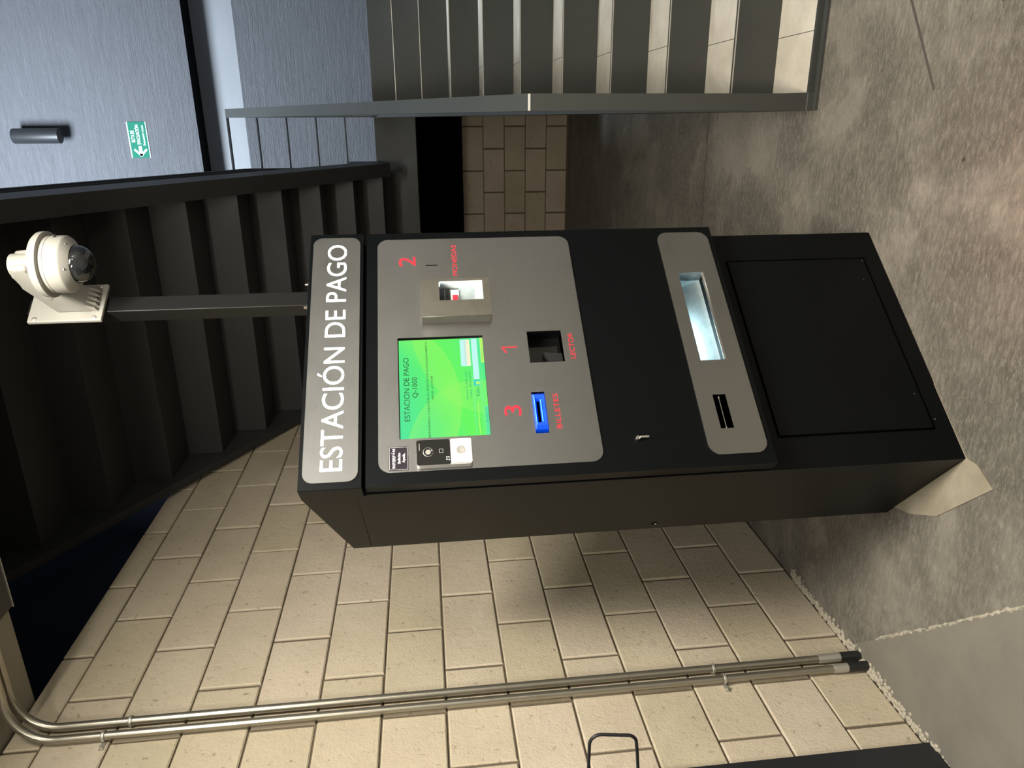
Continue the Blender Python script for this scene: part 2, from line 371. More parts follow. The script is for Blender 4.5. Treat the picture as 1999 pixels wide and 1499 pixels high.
struct(obj('ceiling', BX(-1.40, 3.4, -3.2, 1.84, 2.76, 3.0), m_room))
struct(obj('ceiling_soffit', BX(-1.93, -1.41, -3.2, 2.02, 2.715, 3.0), m_ceil))
struct(obj('trim_1', BX(-1.405, 3.4, 1.85, 2.02, 2.70, 3.40, bev=0.006), m_stair))
struct(obj('trim_3', BX(-1.405, 3.4, 2.0195, 2.0225, 2.697, 2.705), m_nose))  # pale strip painted as the light line on the beam's edge
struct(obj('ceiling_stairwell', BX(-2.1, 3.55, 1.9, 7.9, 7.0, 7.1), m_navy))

# floor joints, smooth bay and mortar droppings
def strip_poly(pts, z): 
    bm = bmesh.new(); prism(bm, pts, 'z', 0.0, z); return bm
def ridge(path, wd, h, jit, seed):
    rnd = random.Random(seed); bm = bmesh.new(); L = []
    P = [Vector((x, y, 0)) for x, y in path]; N = []
    for A, B in zip(P, P[1:]):
        n_ = max(2, int((B-A).length/0.012))
        N += [A.lerp(B, k/n_) for k in range(n_)]
    N.append(P[-1])
    for i, p in enumerate(N):
        t = (N[min(i+1, len(N)-1)]-N[max(i-1, 0)]).normalized(); s = Vector((-t.y, t.x, 0))
        a = wd*(0.5+rnd.random()*jit); b = wd*(0.5+rnd.random()*jit); o = (rnd.random()-.5)*wd*jit
        L.append([bm.verts.new(p+s*(o+a)+Vector((0, 0, 0.0004))), bm.verts.new(p+s*o+Vector((0, 0, h*(0.35+rnd.random())))), bm.verts.new(p+s*(o-b)+Vector((0, 0, 0.0004)))])
    for A, B in zip(L, L[1:]):
        for k in range(2): bm.faces.new((A[k], A[k+1], B[k+1], B[k]))
    for E_ in (L[0], L[-1]): bm.faces.new(E_)
    return bm
struct(obj('floor_smooth_bay', strip_poly([(-1.75, 1.93), (-1.61, 1.79), (-1.13, 1.32), (-0.6, 0.78), (-0.6, -1.0), (-1.75, -1.0)], 0.003), m_smooth_floor))
struct(obj('floor_ridge', ridge([(-1.62, 1.80), (-1.42, 1.60), (-1.13, 1.32), (-0.9, 1.08), (-0.6, 0.78)], 0.006, 0.006, 0.9, 3), m_mlight))
struct(obj('floor_joint', strip_poly([(-1.75, 3.603), (3.3, 3.80), (3.3, 3.806), (-1.75, 3.609)], 0.0012), m_crack))
struct(obj('floor_joint', strip_poly([(0.05, 2.02), (0.9, 2.62), (0.903, 2.612), (0.053, 2.012)], 0.001), m_crack))
# crumbs of mortar along the foot of the wall: nobody could count them
bm = bmesh.new(); rnd = random.Random(5)
for _ in range(1100):
    y = rnd.uniform(0.9, 2.35); x = XW+abs(rnd.gauss(0, 0.016)); s = rnd.uniform(0.0025, 0.0095)
    r = bmesh.ops.create_icosphere(bm, subdivisions=1, radius=s)
    for vv in r['verts']:
        vv.co = Vector((x+vv.co.x*rnd.uniform(.7, 1.4), y+vv.co.y*rnd.uniform(.7, 1.4), max(0.0015, s*0.3+vv.co.z*0.7)))
o = obj('mortar_droppings', bm, m_mlight); tag(o, 'rough pale mortar droppings along the foot of the block wall', 'mortar debris'); o['kind'] = 'stuff'

# ------------------------------------------------------------------ payment station
MX, MY, MR = -0.83644322, 1.57626333, 0.875
W_, D_ = 0.7882, 0.456
kiosk = thing('payment_station', 'tall black parking payment machine with stainless panels and lit lettering, standing by the block wall', 'payment machine', (MX, MY, 0), MR)
S0 = 0.041
prof = [(S0, 0), (D_, 0), (D_, 1.652), (0.056, 1.732), (0.0, 1.732), (0.0, 1.5825), (0.052, 1.5825), (0.052, 1.574), (S0, 1.574)]
# lower casing, with the notch for the sign box on top
bm = bmesh.new(); prism(bm, [(S0+.002, 0), (D_, 0), (D_, 1.60), (0.052, 1.60), (0.052, 1.574), (S0+.002, 1.574)], 'x', 0.0, W_)
bmesh.ops.bevel(bm, geom=[e for e in bm.edges], offset=0.0015, segments=1, affect='EDGES')
body = obj('cabinet_body', bm, m_cab, kiosk)
cutter = obj('cutter', BX(0.305, 0.618, 0.0, 0.106, 0.585, 0.716), m_cab)
bo = body.modifiers.new('cut', 'BOOLEAN'); bo.operation = 'DIFFERENCE'; bo.solver = 'EXACT'; bo.object = cutter; cutter.parent = kiosk
dg = bpy.context.evaluated_depsgraph_get(); dg.update(); nm_ = bpy.data.meshes.new_from_object(body.evaluated_get(dg)); body.modifiers.clear(); body.data = nm_
bpy.data.objects.remove(cutter)
bm = bmesh.new(); prism(bm, [(0.0, 1.5825), (0.052, 1.5825), (0.052, 1.60), (D_, 1.60), (D_, 1.652), (0.056, 1.732), (0.0, 1.732)], 'x', 0.0, W_)
bmesh.ops.bevel(bm, geom=[e for e in bm.edges], offset=0.0012, segments=1, affect='EDGES')
signbox = obj('sign_box', bm, m_cab, kiosk)
# sign plate with lettering
sp = obj('sign_plate', plate(rrect(0.018, 0.772, 1.5915, 1.7225, 0.026), [], -0.0025, 0.0024), m_steel, signbox)
lt = obj('sign_lettering', lettering('ESTACIÓN DE PAGO', 0.046, 0.7455, 1.6285, 0.0530, -0.0026, 0.0005, 0.002), m_lit, signbox); lt['label'] = 'backlit white lettering'
# upper door with openings
H_SCR = (0.1215, 0.4195, 1.2645, 1.4915); H_LEC = (0.3265, 0.4262, 1.0500, 1.1438); H_BIL = (0.1183, 0.2372, 1.1172, 1.1512)
H_TRY = (0.3120, 0.6115, 0.6035, 0.6780); H_SL2 = (0.1052, 0.2050, 0.6355, 0.6708)
holes = [rect(*h) for h in (H_SCR, H_LEC, H_BIL, H_TRY, H_SL2)]
door = obj('upper_door', plate(rect(0.002, W_-0.002, 0.5445, 1.5735), holes, 0.0, 0.036), m_cab, kiosk)
mp = obj('control_panel', plate(rrect(0.0335, 0.7605, 0.9880, 1.5430, 0.030), [rect(*h) for h in (H_SCR, H_LEC, H_BIL)], -0.0025, 0.0024), m_steel, door)
lp = obj('tray_panel', plate(rrect(0.0330, 0.7650, 0.5590, 0.7160, 0.032), [rect(*h) for h in (H_TRY, H_SL2)], -0.0025, 0.0024), m_steel, door)
# screen
bm = bmesh.new(); box(bm, 0.118, 0.423, 0.0042, 0.03, 1.262, 1.4940); obj('screen_bezel', bm, m_gloss, door)
scr = obj('screen', BX(0.1235, 0.4150, 0.0030, 0.0041, 1.2650, 1.4890), m_scr, door); scr['label'] = 'bright green touch screen'
YS = 0.0028
def st(name, s, x0, x1, zb, cap, m, bold=0.0): return obj(name, lettering(s, x0, x1, zb, cap, YS, 0.0002, bold), m, scr)
def sr(name, x0, x1, z0, z1, m, d=0.0002): return obj(name, BX(x0, x1, YS-d, YS, z0, z1), m, scr)
st('screen_title', 'ESTACION DE PAGO', 0.1725, 0.3602, 1.4640, 0.0138, m_scr_text)
st('screen_title', 'Q-1000', 0.2397, 0.3000, 1.4436, 0.0128, m_scr_text)
st('screen_message', 'BIENVENIDO, COLOQUE SU BOLETO DE ESTACIONAMIENTO', 0.1245, 0.4090, 1.4143, 0.0050, m_scr_text)
st('screen_message', 'EN EL LECTOR', 0.2326, 0.3024, 1.4029, 0.0050, m_scr_text)
st('screen_date', 'FECHA: 17 ABR. 2024', 0.2278, 0.3125, 1.3137, 0.0044, m_scr_text2)
st('screen_time', 'HORA:  04:34:26 PM', 0.2300, 0.3111, 1.3040, 0.0044, m_scr_text2)
sr('screen_field_line', 0.1240, 0.4150, 1.2990, 1.3000, m_scr_line); sr('screen_field_line', 0.1240, 0.4150, 1.2790, 1.2800, m_scr_line)
sr('screen_field_line', 0.2295, 0.2302, 1.2800, 1.2990, m_scr_line); sr('screen_field_line', 0.1240, 0.4150, 1.2738, 1.2746, m_scr_line)
sr('screen_field_line', 0.2060, 0.2068, 1.2652, 1.2738, m_scr_line); sr('screen_field_line', 0.3040, 0.3047, 1.2652, 1.2738, m_scr_line)
sr('screen_mint_field', 0.1240, 0.2058, 1.2652, 1.2736, m_scr_mint)
sr('screen_white_field', 0.2866, 0.4130, 1.2815, 1.2965, m_scr_light)
sr('screen_icon', 0.2670, 0.2845, 1.2812, 1.2968, m_scr_teal); sr('screen_icon_glow', 0.2705, 0.2800, 1.2820, 1.2915, m_scr_yel, 0.0003)
st('screen_caption', 'Folio', 0.2370, 0.2621, 1.2838, 0.0092, m_scr_text2)
o = obj('screen_button', plate(rrect(0.3275, 0.4110, 1.3010, 1.3268, 0.003, 4), [], YS-0.0002, 0.0002), m_scr_light, scr)
o = obj('screen_button_shade', plate(rrect(0.3285, 0.4105, 1.3015, 1.3105, 0.0025, 4), [], YS-0.0004, 0.0002), m_scr_cream, scr)
st('screen_button_caption', 'REIMPRIMIR', 0.3340, 0.4060, 1.3115, 0.0045, m_scr_orange)
sr('screen_yellow_stripe', 0.1279, 0.2190, 1.2895, 1.2912, m_scr_yel)
sr('screen_yellow_field', 0.3370, 0.4150, 1.2655, 1.2734, m_scr_yel)
st('screen_footer', 'Cajero BLLESS TR', 0.1321, 0.2020, 1.2672, 0.0048, m_scr_text2)
st('screen_footer', 'VERSION 7.1.15', 0.3410, 0.4110, 1.2675, 0.0038, m_scr_text2)
# intercom label
lb = obj('intercom_label', plate(rrect(0.0385, 0.1018, 1.4705, 1.5182, 0.002, 3), [], -0.0030, 0.0004), m_sticker, door)
bm = bmesh.new()
for a in ((0.0405, 0.0998, 1.4722, 1.4727), (0.0405, 0.0998, 1.5160, 1.5165), (0.0405, 0.0410, 1.4722, 1.5165), (0.0993, 0.0998, 1.4722, 1.5165)): box(bm, a[0], a[1], -0.0032, -0.0030, a[2], a[3])
obj('label_border', bm, m_wprint, lb)
obj('label_text', lettering('INTERFÓN', 0.0445, 0.0960, 1.5015, 0.0075, -0.0030, 0.0002, 0.03), m_wprint, lb)
obj('label_text', lettering('Solicite', 0.0560, 0.0850, 1.4895, 0.0068, -0.0030, 0.0002, 0.03), m_wprint, lb)
obj('label_text', lettering('Ayuda.', 0.0580, 0.0830, 1.4785, 0.0068, -0.0030, 0.0002, 0.03), m_wprint, lb)
# intercom
ic = obj('intercom', plate(rrect(0.0400, 0.1045, 1.3155, 1.4495, 0.007, 5), [], -0.0195, 0.0170), m_grey, door)
obj('intercom_glass', plate(rrect(0.0405, 0.1065, 1.3690, 1.4500, 0.005, 5), [], -0.0220, 0.0026), m_gloss, ic)
obj('intercom_fascia', plate(rrect(0.0415, 0.1065, 1.3165, 1.3682, 0.004, 5), [], -0.0222, 0.0028), m_grey, ic)
bm = bmesh.new(); lathe(bm, [(0.0118, -0.0221), (0.0112, -0.0232), (0.0100, -0.0228), (0.0092, -0.0222), (0.0075, -0.0226), (0.0050, -0.0218), (0.0, -0.0216)], (0.0740, 0, 1.4225), 32, 'y'); obj('intercom_lens', bm, m_dome, ic, True)
bm = bmesh.new(); lathe(bm, [(0.0122, -0.0221), (0.0122, -0.0226), (0.0114, -0.0229), (0.0110, -0.0222)], (0.0740, 0, 1.4225), 32, 'y'); obj('lens_ring', bm, m_conduit_c, ic, True)
bm = bmesh.new(); lathe(bm, [(0.0128, -0.0221), (0.0120, -0.0226), (0.0112, -0.0222), (0.0, -0.0222)], (0.0760, 0, 1.3420), 32, 'y'); obj('call_button', bm, m_grey, ic, True)
bm = bmesh.new()
for a in ((0.0705, 0.0805, 1.3862, 1.3867), (0.0705, 0.0805, 1.3950, 1.3955), (0.0705, 0.0710, 1.3862, 1.3955), (0.0800, 0.0805, 1.3862, 1.3955)): box(bm, a[0], a[1], -0.0223, -0.0220, a[2], a[3])
for a in ((0.0570, 1.3765), (0.0510, 1.3765), (0.0570, 1.3715), (0.0500, 1.3710)): box(bm, a[0], a[0]+0.003, -0.0223, -0.0220, a[1], a[1]+0.0030)
obj('intercom_symbols', bm, m_wprint, ic)
obj('intercom_speaker_slot', BX(0.0790, 0.0975, -0.0223, -0.0220, 1.4425, 1.4442), m_conduit_c, ic)
# coin unit: a shallow stainless box with a window
u0, u1, za, zb, yd = 0.4640, 0.5900, 1.2365, 1.4235, -0.0345
win = (0.5165, 0.5815, 1.2550, 1.3745)
cb = obj('coin_return_box', plate(rect(u0, u1, za, zb), [rect(*win)], yd, 0.0015), m_steel_b, door)
bm = bmesh.new()
box(bm, u0, u0+0.0012, yd+0.0015, -0.0026, za, zb); box(bm, u1-0.0012, u1, yd+0.0015, -0.0026, za, zb)
box(bm, u0, u1, yd+0.0015, -0.0026, za, za+0.0012); box(bm, u0, u1, yd+0.0015, -0.0026, zb-0.0012, zb)
obj('box_sides', bm, m_steel_b, cb)
bm = bmesh.new()   # curved scoop below
pts = [(-0.0325, win[2]), (-0.0150, win[2]+0.006), (-0.0060, win[2]+0.020), (-0.0035, win[2]+0.065), (-0.0028, win[2]+0.065), (-0.0028, win[2]-0.004), (-0.0325, win[2]-0.004)]
prism(bm, pts, 'x', win[0], win[1]); obj('coin_scoop', bm, m_zinc, cb)
obj('coin_chute_liner', BX(win[1]-0.0008, win[1]+0.0006, -0.0320, -0.0027, win[2], win[3]), m_paleplate, cb)
obj('coin_chute', BX(win[0]+0.001, win[0]+0.053, -0.0080, -0.0028, 1.3205, 1.3440), m_paleplate, cb)
obj('coin_flap', BX(win[0]-0.001, win[0]+0.056, -0.0110, -0.0028, 1.3450, 1.3580), m_dark, cb); obj('coin_flap', BX(win[0]-0.001, win[0]+0.056, -0.0110, -0.0028, 1.3600, 1.3745), m_dark, cb)
rp = obj('coin_lever', BX(win[0]+0.017, win[0]+0.034, -0.0120, -0.0080, 1.3235, 1.3380, bev=0.001), m_redpl, cb); rp['label'] = 'red plastic lever'
obj('coin_chute_lamp', BX(win[1]-0.012, win[1]-0.002, -0.0300, -0.0260, win[3]-0.0018, win[3]-0.0004), m_led, cb)
# coin slot
cs = obj('coin_slot_plate', BX(0.6400, 0.6930, -0.0030, -0.0025, 1.3540, 1.4140, bev=0.0002), m_steel, door)
obj('coin_slot', BX(0.6618, 0.6642, -0.0034, -0.0030, 1.3740, 1.4080), m_gap, cs)
# red engraved numbers and words
for nm, s, a in (('number_two', '2', (0.6617, 0.6960, 1.4367, 0.0463, 0.0)), ('number_three', '3', (0.1710, 0.2015, 1.1820, 0.0430, 0.0)),
                 ('engraved_word', 'MONEDAS', (0.6240, 0.7360, 1.3195, 0.0135, 0.0)), ('engraved_word', 'LECTOR', (0.3345, 0.4165, 1.0190, 0.0135, 0.0)), ('engraved_word', 'BILLETES', (0.1290, 0.2300, 1.0830, 0.0130, 0.0))):
    o = obj(nm, lettering(s, a[0], a[1], a[2], a[3], -0.0025, 0.0003, a[4]), m_red, door); o['label'] = 'red engraved ' + ('word' if len(s) > 1 else 'number')
o = obj('number_one', prism(bmesh.new(), [(0.3758, 1.1740), (0.3798, 1.1740), (0.3798, 1.2165), (0.3768, 1.2165), (0.3605, 1.2065), (0.3605, 1.2020), (0.3758, 1.2105)], 'y', -0.0028, -0.0025), m_red, door); o['label'] = 'red engraved number'
# ticket reader recess
def recess(name, h, depth, m, parent, back=None, t=0.0015, lip=0.001, y0=0.0):
    x0, x1, z0, z1 = h; bm = bmesh.new()
    box(bm, x0-t, x0, y0, depth, z0-t, z1+t); box(bm, x1, x1+t, y0, depth, z0-t, z1+t)
    box(bm, x0, x1, y0, depth, z0-t, z0); box(bm, x0, x1, y0, depth, z1, z1+t)
    box(bm, x0-t, x1+t, depth, depth+t, z0-t, z1+t)
    return obj(name, bm, m, parent)
rc = recess('ticket_reader', H_LEC, 0.0395, m_gloss, door, y0=0.0005)
bm = bmesh.new(); prism(bm, [(0.3275, 1.0505), (0.3275, 1.078), (0.352, 1.094), (0.372, 1.101), (0.366, 1.0505)], 'y', 0.020, 0.039); obj('reader_window', bm, m_dark, rc)
# banknote acceptor
rb = recess('banknote_slot', H_BIL, 0.034, m_dark, door, y0=0.0005)
bz = bmesh.new()
def frus(bm, a, b, ya, yb):
    A = [bm.verts.new((x, ya, z)) for x, z in rect(*a)]; B = [bm.verts.new((x, yb, z)) for x, z in rect(*b)]
    for n_ in range(4): bm.faces.new((A[n_], A[(n_+1) % 4], B[(n_+1) % 4], B[n_]))
    return B
bA = (0.1265, 0.2285, 1.1174, 1.1508)
frus(bz, bA, bA, 0.02, -0.008); frus(bz, bA, (0.1340, 0.2215, 1.1215, 1.1475), -0.008, -0.0165)
frus(bz, (0.1340, 0.2215, 1.1215, 1.1475), (0.1430, 0.2120, 1.1260, 1.1455), -0.0165, -0.0150)
frus(bz, (0.1430, 0.2120, 1.1260, 1.1455), (0.1460, 0.2060, 1.1345, 1.1415), -0.0150, -0.0080)
obj('banknote_bezel', bz, m_blue, rb)['label'] = 'glowing translucent blue bezel'
obj('bezel_lit_edge', BX(0.1450, 0.2080, -0.0155, -0.0140, 1.1305, 1.1325), m_cyan, rb); obj('bezel_lit_edge', BX(0.1370, 0.2190, -0.0172, -0.0160, 1.1470, 1.1482), m_cyan, rb)
obj('banknote_mouth', BX(0.1440, 0.2080, -0.0082, 0.0, 1.1330, 1.1430), m_gap, rb)
bm = bmesh.new()
for i in range(4): box(bm, 0.152+0.015*i, 0.1545+0.015*i, -0.0162, -0.0150, 1.1225, 1.1290)
obj('bezel_ribs', bm, m_blue, rb)
# key lock
kl = bmesh.new(); lathe(kl, [(0.0062, 0.0), (0.0062, -0.006), (0.0052, -0.008), (0.0, -0.008)], (0.0900, 0, 0.8940), 24, 'y')
kk = obj('door_lock', kl, m_chrome, door, True); obj('lock_key', BX(0.0880, 0.0920, -0.0130, -0.0050, 0.8660, 0.8900, bev=0.001), m_conduit_c, kk)
# ticket and change tray, lit from inside
x0, x1, z0, z1 = H_TRY; DT = 0.10
bm = bmesh.new(); t = 0.0015
prism(bm, [(0.0005, z0-t), (0.0005, z0), (0.020, z0-0.004), (0.034, z0-0.004), (0.098, z1+0.020), (0.0995, z1+0.0195), (0.035, z0-0.006), (0.020, z0-0.0055)], 'x', x0-0.002, x1+0.002)
box(bm, x0-t, x0, 0.0005, DT, z0-t-0.005, z1+0.03); box(bm, x1, x1+t, 0.0005, DT, z0-t-0.005, z1+0.03)
box(bm, x0, x1, 0.0365, DT, z1+0.028, z1+0.03)
tr = obj('change_tray', bm, m_zinc, door); tr['label'] = 'lit galvanised change tray'
obj('tray_lip', BX(x0, x1, 0.0008, 0.0030, z0, z0+0.0060), m_chrome, tr)
obj('tray_lamp', BX(x0+0.03, x0+0.19, 0.040, 0.052, z1+0.0240, z1+0.0270), m_led, tr)
ld = bpy.data.lights.new('tray_lamp_light', 'AREA'); ld.shape = 'RECTANGLE'; ld.size = 0.16; ld.size_y = 0.012; ld.energy = 0.55; ld.color = (0.62, 0.92, 1.0)
lo_ = bpy.data.objects.new('tray_lamp_light', ld); COL.objects.link(lo_); lo_.parent = tr; lo_.location = (x0+0.11, 0.046, z1+0.0232)
# receipt slot
rs = recess('receipt_slot', H_SL2, 0.034, m_gap, door, y0=0.0005)
bm = bmesh.new(); cyl(bm, (0.1080, 0.006, 0.6520), (0.2020, 0.006, 0.6520), 0.0016, seg=10)
for u in (0.1100, 0.2000): cyl(bm, (u-0.002, 0.006, 0.652), (u+0.002, 0.006, 0.652), 0.0030, seg=10)
obj('receipt_bar', bm, m_chrome, rs, True)
# base access door with a thin shadow gap
bd = (0.0950, 0.6800, 0.0600, 0.4965); g_ = 0.005
obj('access_door_gap', BX(bd[0]-g_, bd[1]+g_, S0-0.0002, S0+0.004, bd[2]-g_, bd[3]+g_), m_gap, body)
obj('access_door', BX(bd[0], bd[1], S0-0.0012, S0+0.004, bd[2], bd[3], bev=0.0004), m_cab, body)
for u, z in ((0.672, 0.064), (0.60, 0.085), (0.20, 0.075), (0.12, 0.045)):
    bm = bmesh.new(); cyl(bm, (u, S0-0.0016, z), (u, S0+0.002, z), 0.0012, seg=8); obj('access_door_fixing', bm, m_conduit_c, body)
# side lock
bm = bmesh.new(); cyl(bm, (-0.0010, 0.410, 0.765), (0.0012, 0.410, 0.765), 0.0090, seg=20); sl = obj('side_port', bm, m_gap, body); bm = bmesh.new(); cyl(bm, (-0.0022, 0.4105, 0.763), (0.0, 0.4105, 0.763), 0.0042, seg=14); obj('port_core', bm, m_grey, sl)
# pad of pale cement under the base
pad = [(-0.085, -0.02), (0.0, 0.037), (W_-0.01, 0.045), (W_-0.01, D_-0.01), (0.01, D_-0.01), (-0.085, D_-0.10)]
c_, s_ = math.cos(MR), math.sin(MR)
padw = [(MX+c_*a-s_*b, MY+s_*a+c_*b) for a, b in [(-0.105, 0.0), (-0.03, 0.015), (0.0, 0.040), (W_-0.02, 0.050), (W_-0.02, D_-0.02), (0.02, D_-0.02), (-0.045, 0.345), (-0.09, 0.24)]]
struct(obj('floor_cement_patch', strip_poly(padw, 0.0035), m_pad))
# stencil bridges over the letters
def sgn(u, dz0, dz1): obj('stencil_bridge', BX(u-0.0008, u+0.0008, -0.0035, -0.0030, dz0, dz1), m_steel, signbox)
me_ = lt.data; cols = {}
xs = sorted(set(round(v_.co.x, 4) for v_ in me_.vertices))
# letter extents from gaps in the outline
runs = []
poly_iv = sorted((min(me_.vertices[i].co.x for i in p.vertices), max(me_.vertices[i].co.x for i in p.vertices)) for p in me_.polygons)
for a, b in poly_iv:
    if runs and a <= runs[-1][1]+0.0002: runs[-1][1] = max(runs[-1][1], b)
    else: runs.append([a, b])
letters = 'ESTACIÓNDEPAGO'
if len(runs) == len(letters):
    for (a, b), ch in zip(runs, letters):
        m_ = (a+b)/2
        if ch in 'ÓO': sgn(m_, 1.6275, 1.6370); sgn(m_, 1.6730, 1.6830)
        elif ch in 'D': sgn(a+0.42*(b-a), 1.6275, 1.6370); sgn(a+0.42*(b-a), 1.6730, 1.6830)
        elif ch in 'P': sgn(a+0.42*(b-a), 1.6470, 1.6580); sgn(a+0.42*(b-a), 1.6730, 1.6830)
        elif ch in 'A': sgn(m_-0.1*(b-a), 1.6385, 1.6480)
print('LETTERS', len(runs))

# ------------------------------------------------------------------ pole on top and dome camera
PU, PV = 0.6370, 0.1250
pole = thing('camera_pole', 'dark square steel pole bolted to the top of the payment machine, holding the white camera', 'pole', (MX+c_*PU-s_*PV, MY+s_*PU+c_*PV, 1.708), MR)
obj('pole_tube', BX(-0.025, 0.025, -0.025, 0.025, 0.030, 0.800, bev=0.002), m_pole, pole)
bp = obj('base_plate', BX(-0.055, 0.055, -0.045, 0.050, 0.022, 0.032, bev=0.001), m_pole, pole)
obj('base_foot', prism(bmesh.new(), [(-0.040, 0.0195), (0.045, 0.0025), (0.045, 0.022), (-0.040, 0.022)], 'x', -0.050, 0.050), m_pole, pole)
for x, y in ((-0.040, -0.036), (0.040, -0.036), (-0.040, 0.036), (0.040, 0.036)):
    bm = bmesh.new(); cyl(bm, (x, y, 0.032), (x, y, 0.042), 0.0075, seg=6); cyl(bm, (x, y, 0.042), (x, y, 0.050), 0.004, seg=10); obj('bolt', bm, m_chrome, pole)
bm = bmesh.new(); rnd = random.Random(2)
for k in range(40):
    s_a = rnd.choice(((-0.027, None), (None, -0.027), (0.027, None)))
    x = s_a[0] if s_a[0] is not None else rnd.uniform(-.025, .025); y = s_a[1] if s_a[1] is not None else rnd.uniform(-.025, .025)
    bmesh.ops.create_icosphere(bm, subdivisions=1, radius=rnd.uniform(.0012, .003), matrix=Matrix.Translation((x, y, 0.0335)))
obj('weld', bm, m_weld, pole)

CV = -0.080   # dome axis in front of the pole (machine-local depth)
cam_t = thing('dome_camera', 'white dome surveillance camera on a wall bracket at the top of the dark pole', 'security camera', (MX+c_*PU-s_*0.0965, MY+s_*PU+c_*0.0965, 2.302), MR)
# local frame: x right, y into the machine (plate at y=0), z up from the plate's foot
ZP = 0.193
obj('mounting_plate', BX(-0.062, 0.062, -0.010, 0.002, 0.0, ZP, bev=0.003), m_white, cam_t)
for x, z in ((-0.052, 0.020), (0.052, 0.020), (-0.052, ZP-0.018), (0.052, ZP-0.018)):
    bm = bmesh.new(); lathe(bm, [(0.0062, -0.0100), (0.0062, -0.0112), (0.0040, -0.0125), (0.0, -0.0125)], (x, 0, z), 16, 'y'); obj('plate_screw', bm, m_conduit_c, cam_t, True)
bm = bmesh.new()
for i in range(5):
    x = -0.030+0.015*i
    prism(bm, [(-0.010, 0.012), (-0.024, 0.016), (-0.058, 0.080), (-0.058, 0.090), (-0.010, 0.100)], 'x', x-0.0016, x+0.0016)
obj('bracket_rib', bm, m_offwhite, cam_t)
YD = -0.175; ZA = 0.126
bm = bmesh.new()   # swept gusset arm from the plate up to the elbow over the dome
prism(bm, [(-0.008, 0.018), (-0.008, 0.120), (-0.120, ZA+0.030), (-0.165, ZA+0.038), (-0.198, ZA+0.028), (-0.202, ZA-0.012), (-0.150, ZA-0.022), (-0.100, ZA-0.045)], 'x', -0.034, 0.034)
bmesh.ops.bevel(bm, geom=[e for e in bm.edges], offset=0.010, segments=3, profile=0.6, affect='EDGES')
arm = obj('bracket_arm', bm, m_white, cam_t, True)
bm = bmesh.new(); lathe(bm, [(0.0, -0.0343), (0.011, -0.0343), (0.012, -0.0348), (0.0105, -0.0352), (0.0, -0.0352)], (0, 0, 0), 24, 'y')
for vv in bm.verts: x, y, z = vv.co; vv.co = Vector((-0.0345+y*0.0+(vv.co.y+0.0343)*1.0, -0.085+x*1.2-z*0.5, 0.110+z*0.8+x*0.5))
obj('oval_badge', bm, m_offwhite, arm, True)
bm = bmesh.new(); lathe(bm, [(0.030, 0.035), (0.031, 0.0), (0.031, -0.0305), (0.034, -0.0391)], (0, YD, ZA), 36); obj('bracket_neck', bm, m_white, cam_t, True)
bm = bmesh.new(); lathe(bm, [(0.0, -0.0322), (0.060, -0.0322), (0.078, -0.0357), (0.084, -0.0426), (0.085, -0.0574), (0.081, -0.0592), (0.0, -0.0592)], (0, YD, ZA), 48); obj('camera_cap', bm, m_white, cam_t, True)
bm = bmesh.new(); lathe(bm, [(0.074, -0.0574), (0.074, -0.0687), (0.0745, -0.0696)], (0, YD, ZA), 48); obj('cap_shadow_ring', bm, m_offwhite, cam_t, True)
bm = bmesh.new(); lathe(bm, [(0.0, -0.0644), (0.070, -0.0644), (0.0735, -0.0696), (0.0730, -0.0726), (0.0738, -0.0733), (0.0735, -0.1027), (0.0700, -0.1079), (0.0500, -0.1218), (0.0475, -0.1201), (0.0, -0.1201)], (0, YD, ZA), 48); hs = obj('camera_housing', bm, m_white, cam_t, True)
bm = bmesh.new(); n_ = 14; pr = [(0.0480, -0.1148), (0.0480, -0.1218)]+[(0.0480*math.cos(PI/2*k/n_), -0.1235-0.040*math.sin(PI/2*k/n_)) for k in range(n_+1)]
pr[-1] = (0.0, pr[-1][1]); lathe(bm, pr, (0, YD, ZA), 48); dm = obj('camera_dome', bm, m_dome, cam_t, True); dm['label'] = 'smoked black dome'
bm = bmesh.new()
for a in (0.3, -0.9):
    bm = bmesh.new(); lathe(bm, [(0.0034, -0.1120), (0.0034, -0.1145), (0.0, -0.1148)], (0.060*math.sin(a), YD-0.060*math.cos(a), ZA), 12); obj('housing_screw', bm, m_conduit_c, hs)
obj('housing_logo', BX(0.030, 0.044, YD-0.0655, YD-0.0625, ZA-0.088, ZA-0.084), m_lamp, hs)

# ------------------------------------------------------------------ staircase, seen from below and beside
ST_O = (0.0, 2.69, 0.0); ST_R = 0.0125
R_, G_ = 0.1705, 0.29; Y0 = -0.015; ZB = 0.02
f1 = thing('staircase', 'lower flight of the charcoal steel staircase rising from the floor, with pale treads', 'staircase', ST_O, ST_R, 'stair flights')
X0, X1 = 0.060, 1.40
for k in range(10):
    y = Y0+k*G_; z = ZB+k*R_
    tr_ = bmesh.new(); box(tr_, X0, X1, y, y+G_+(0.006 if k else 0.006), z-0.045, z-0.004); box(tr_, X0, X1, y, y+0.016, z-0.004, z)
    t_ = obj('tread', tr_, m_stair, f1)
    i1 = 0.30+0.93
    for a, b in ((X0, 0.262), (0.2645, X1)): obj('tread_infill', BX(a, b, y+0.0165, y+G_-0.0018, z-0.006, z-0.0005), m_tread, t_)
    if k: obj('nosing', BX(X0, X1, y-0.0022, y+0.0015, z-0.003, z+0.0008), m_nose, t_)  # nosing highlight drawn as a pale strip
for k in range(10):
    y = Y0+(k+1)*G_; z = ZB+k*R_
    obj('riser', BX(X0, X1, y-0.0015, y-0.0002, z-0.003, z+R_-0.0005), m_stair, f1)
def slab(y): return 0.588*(y-Y0)+ZB
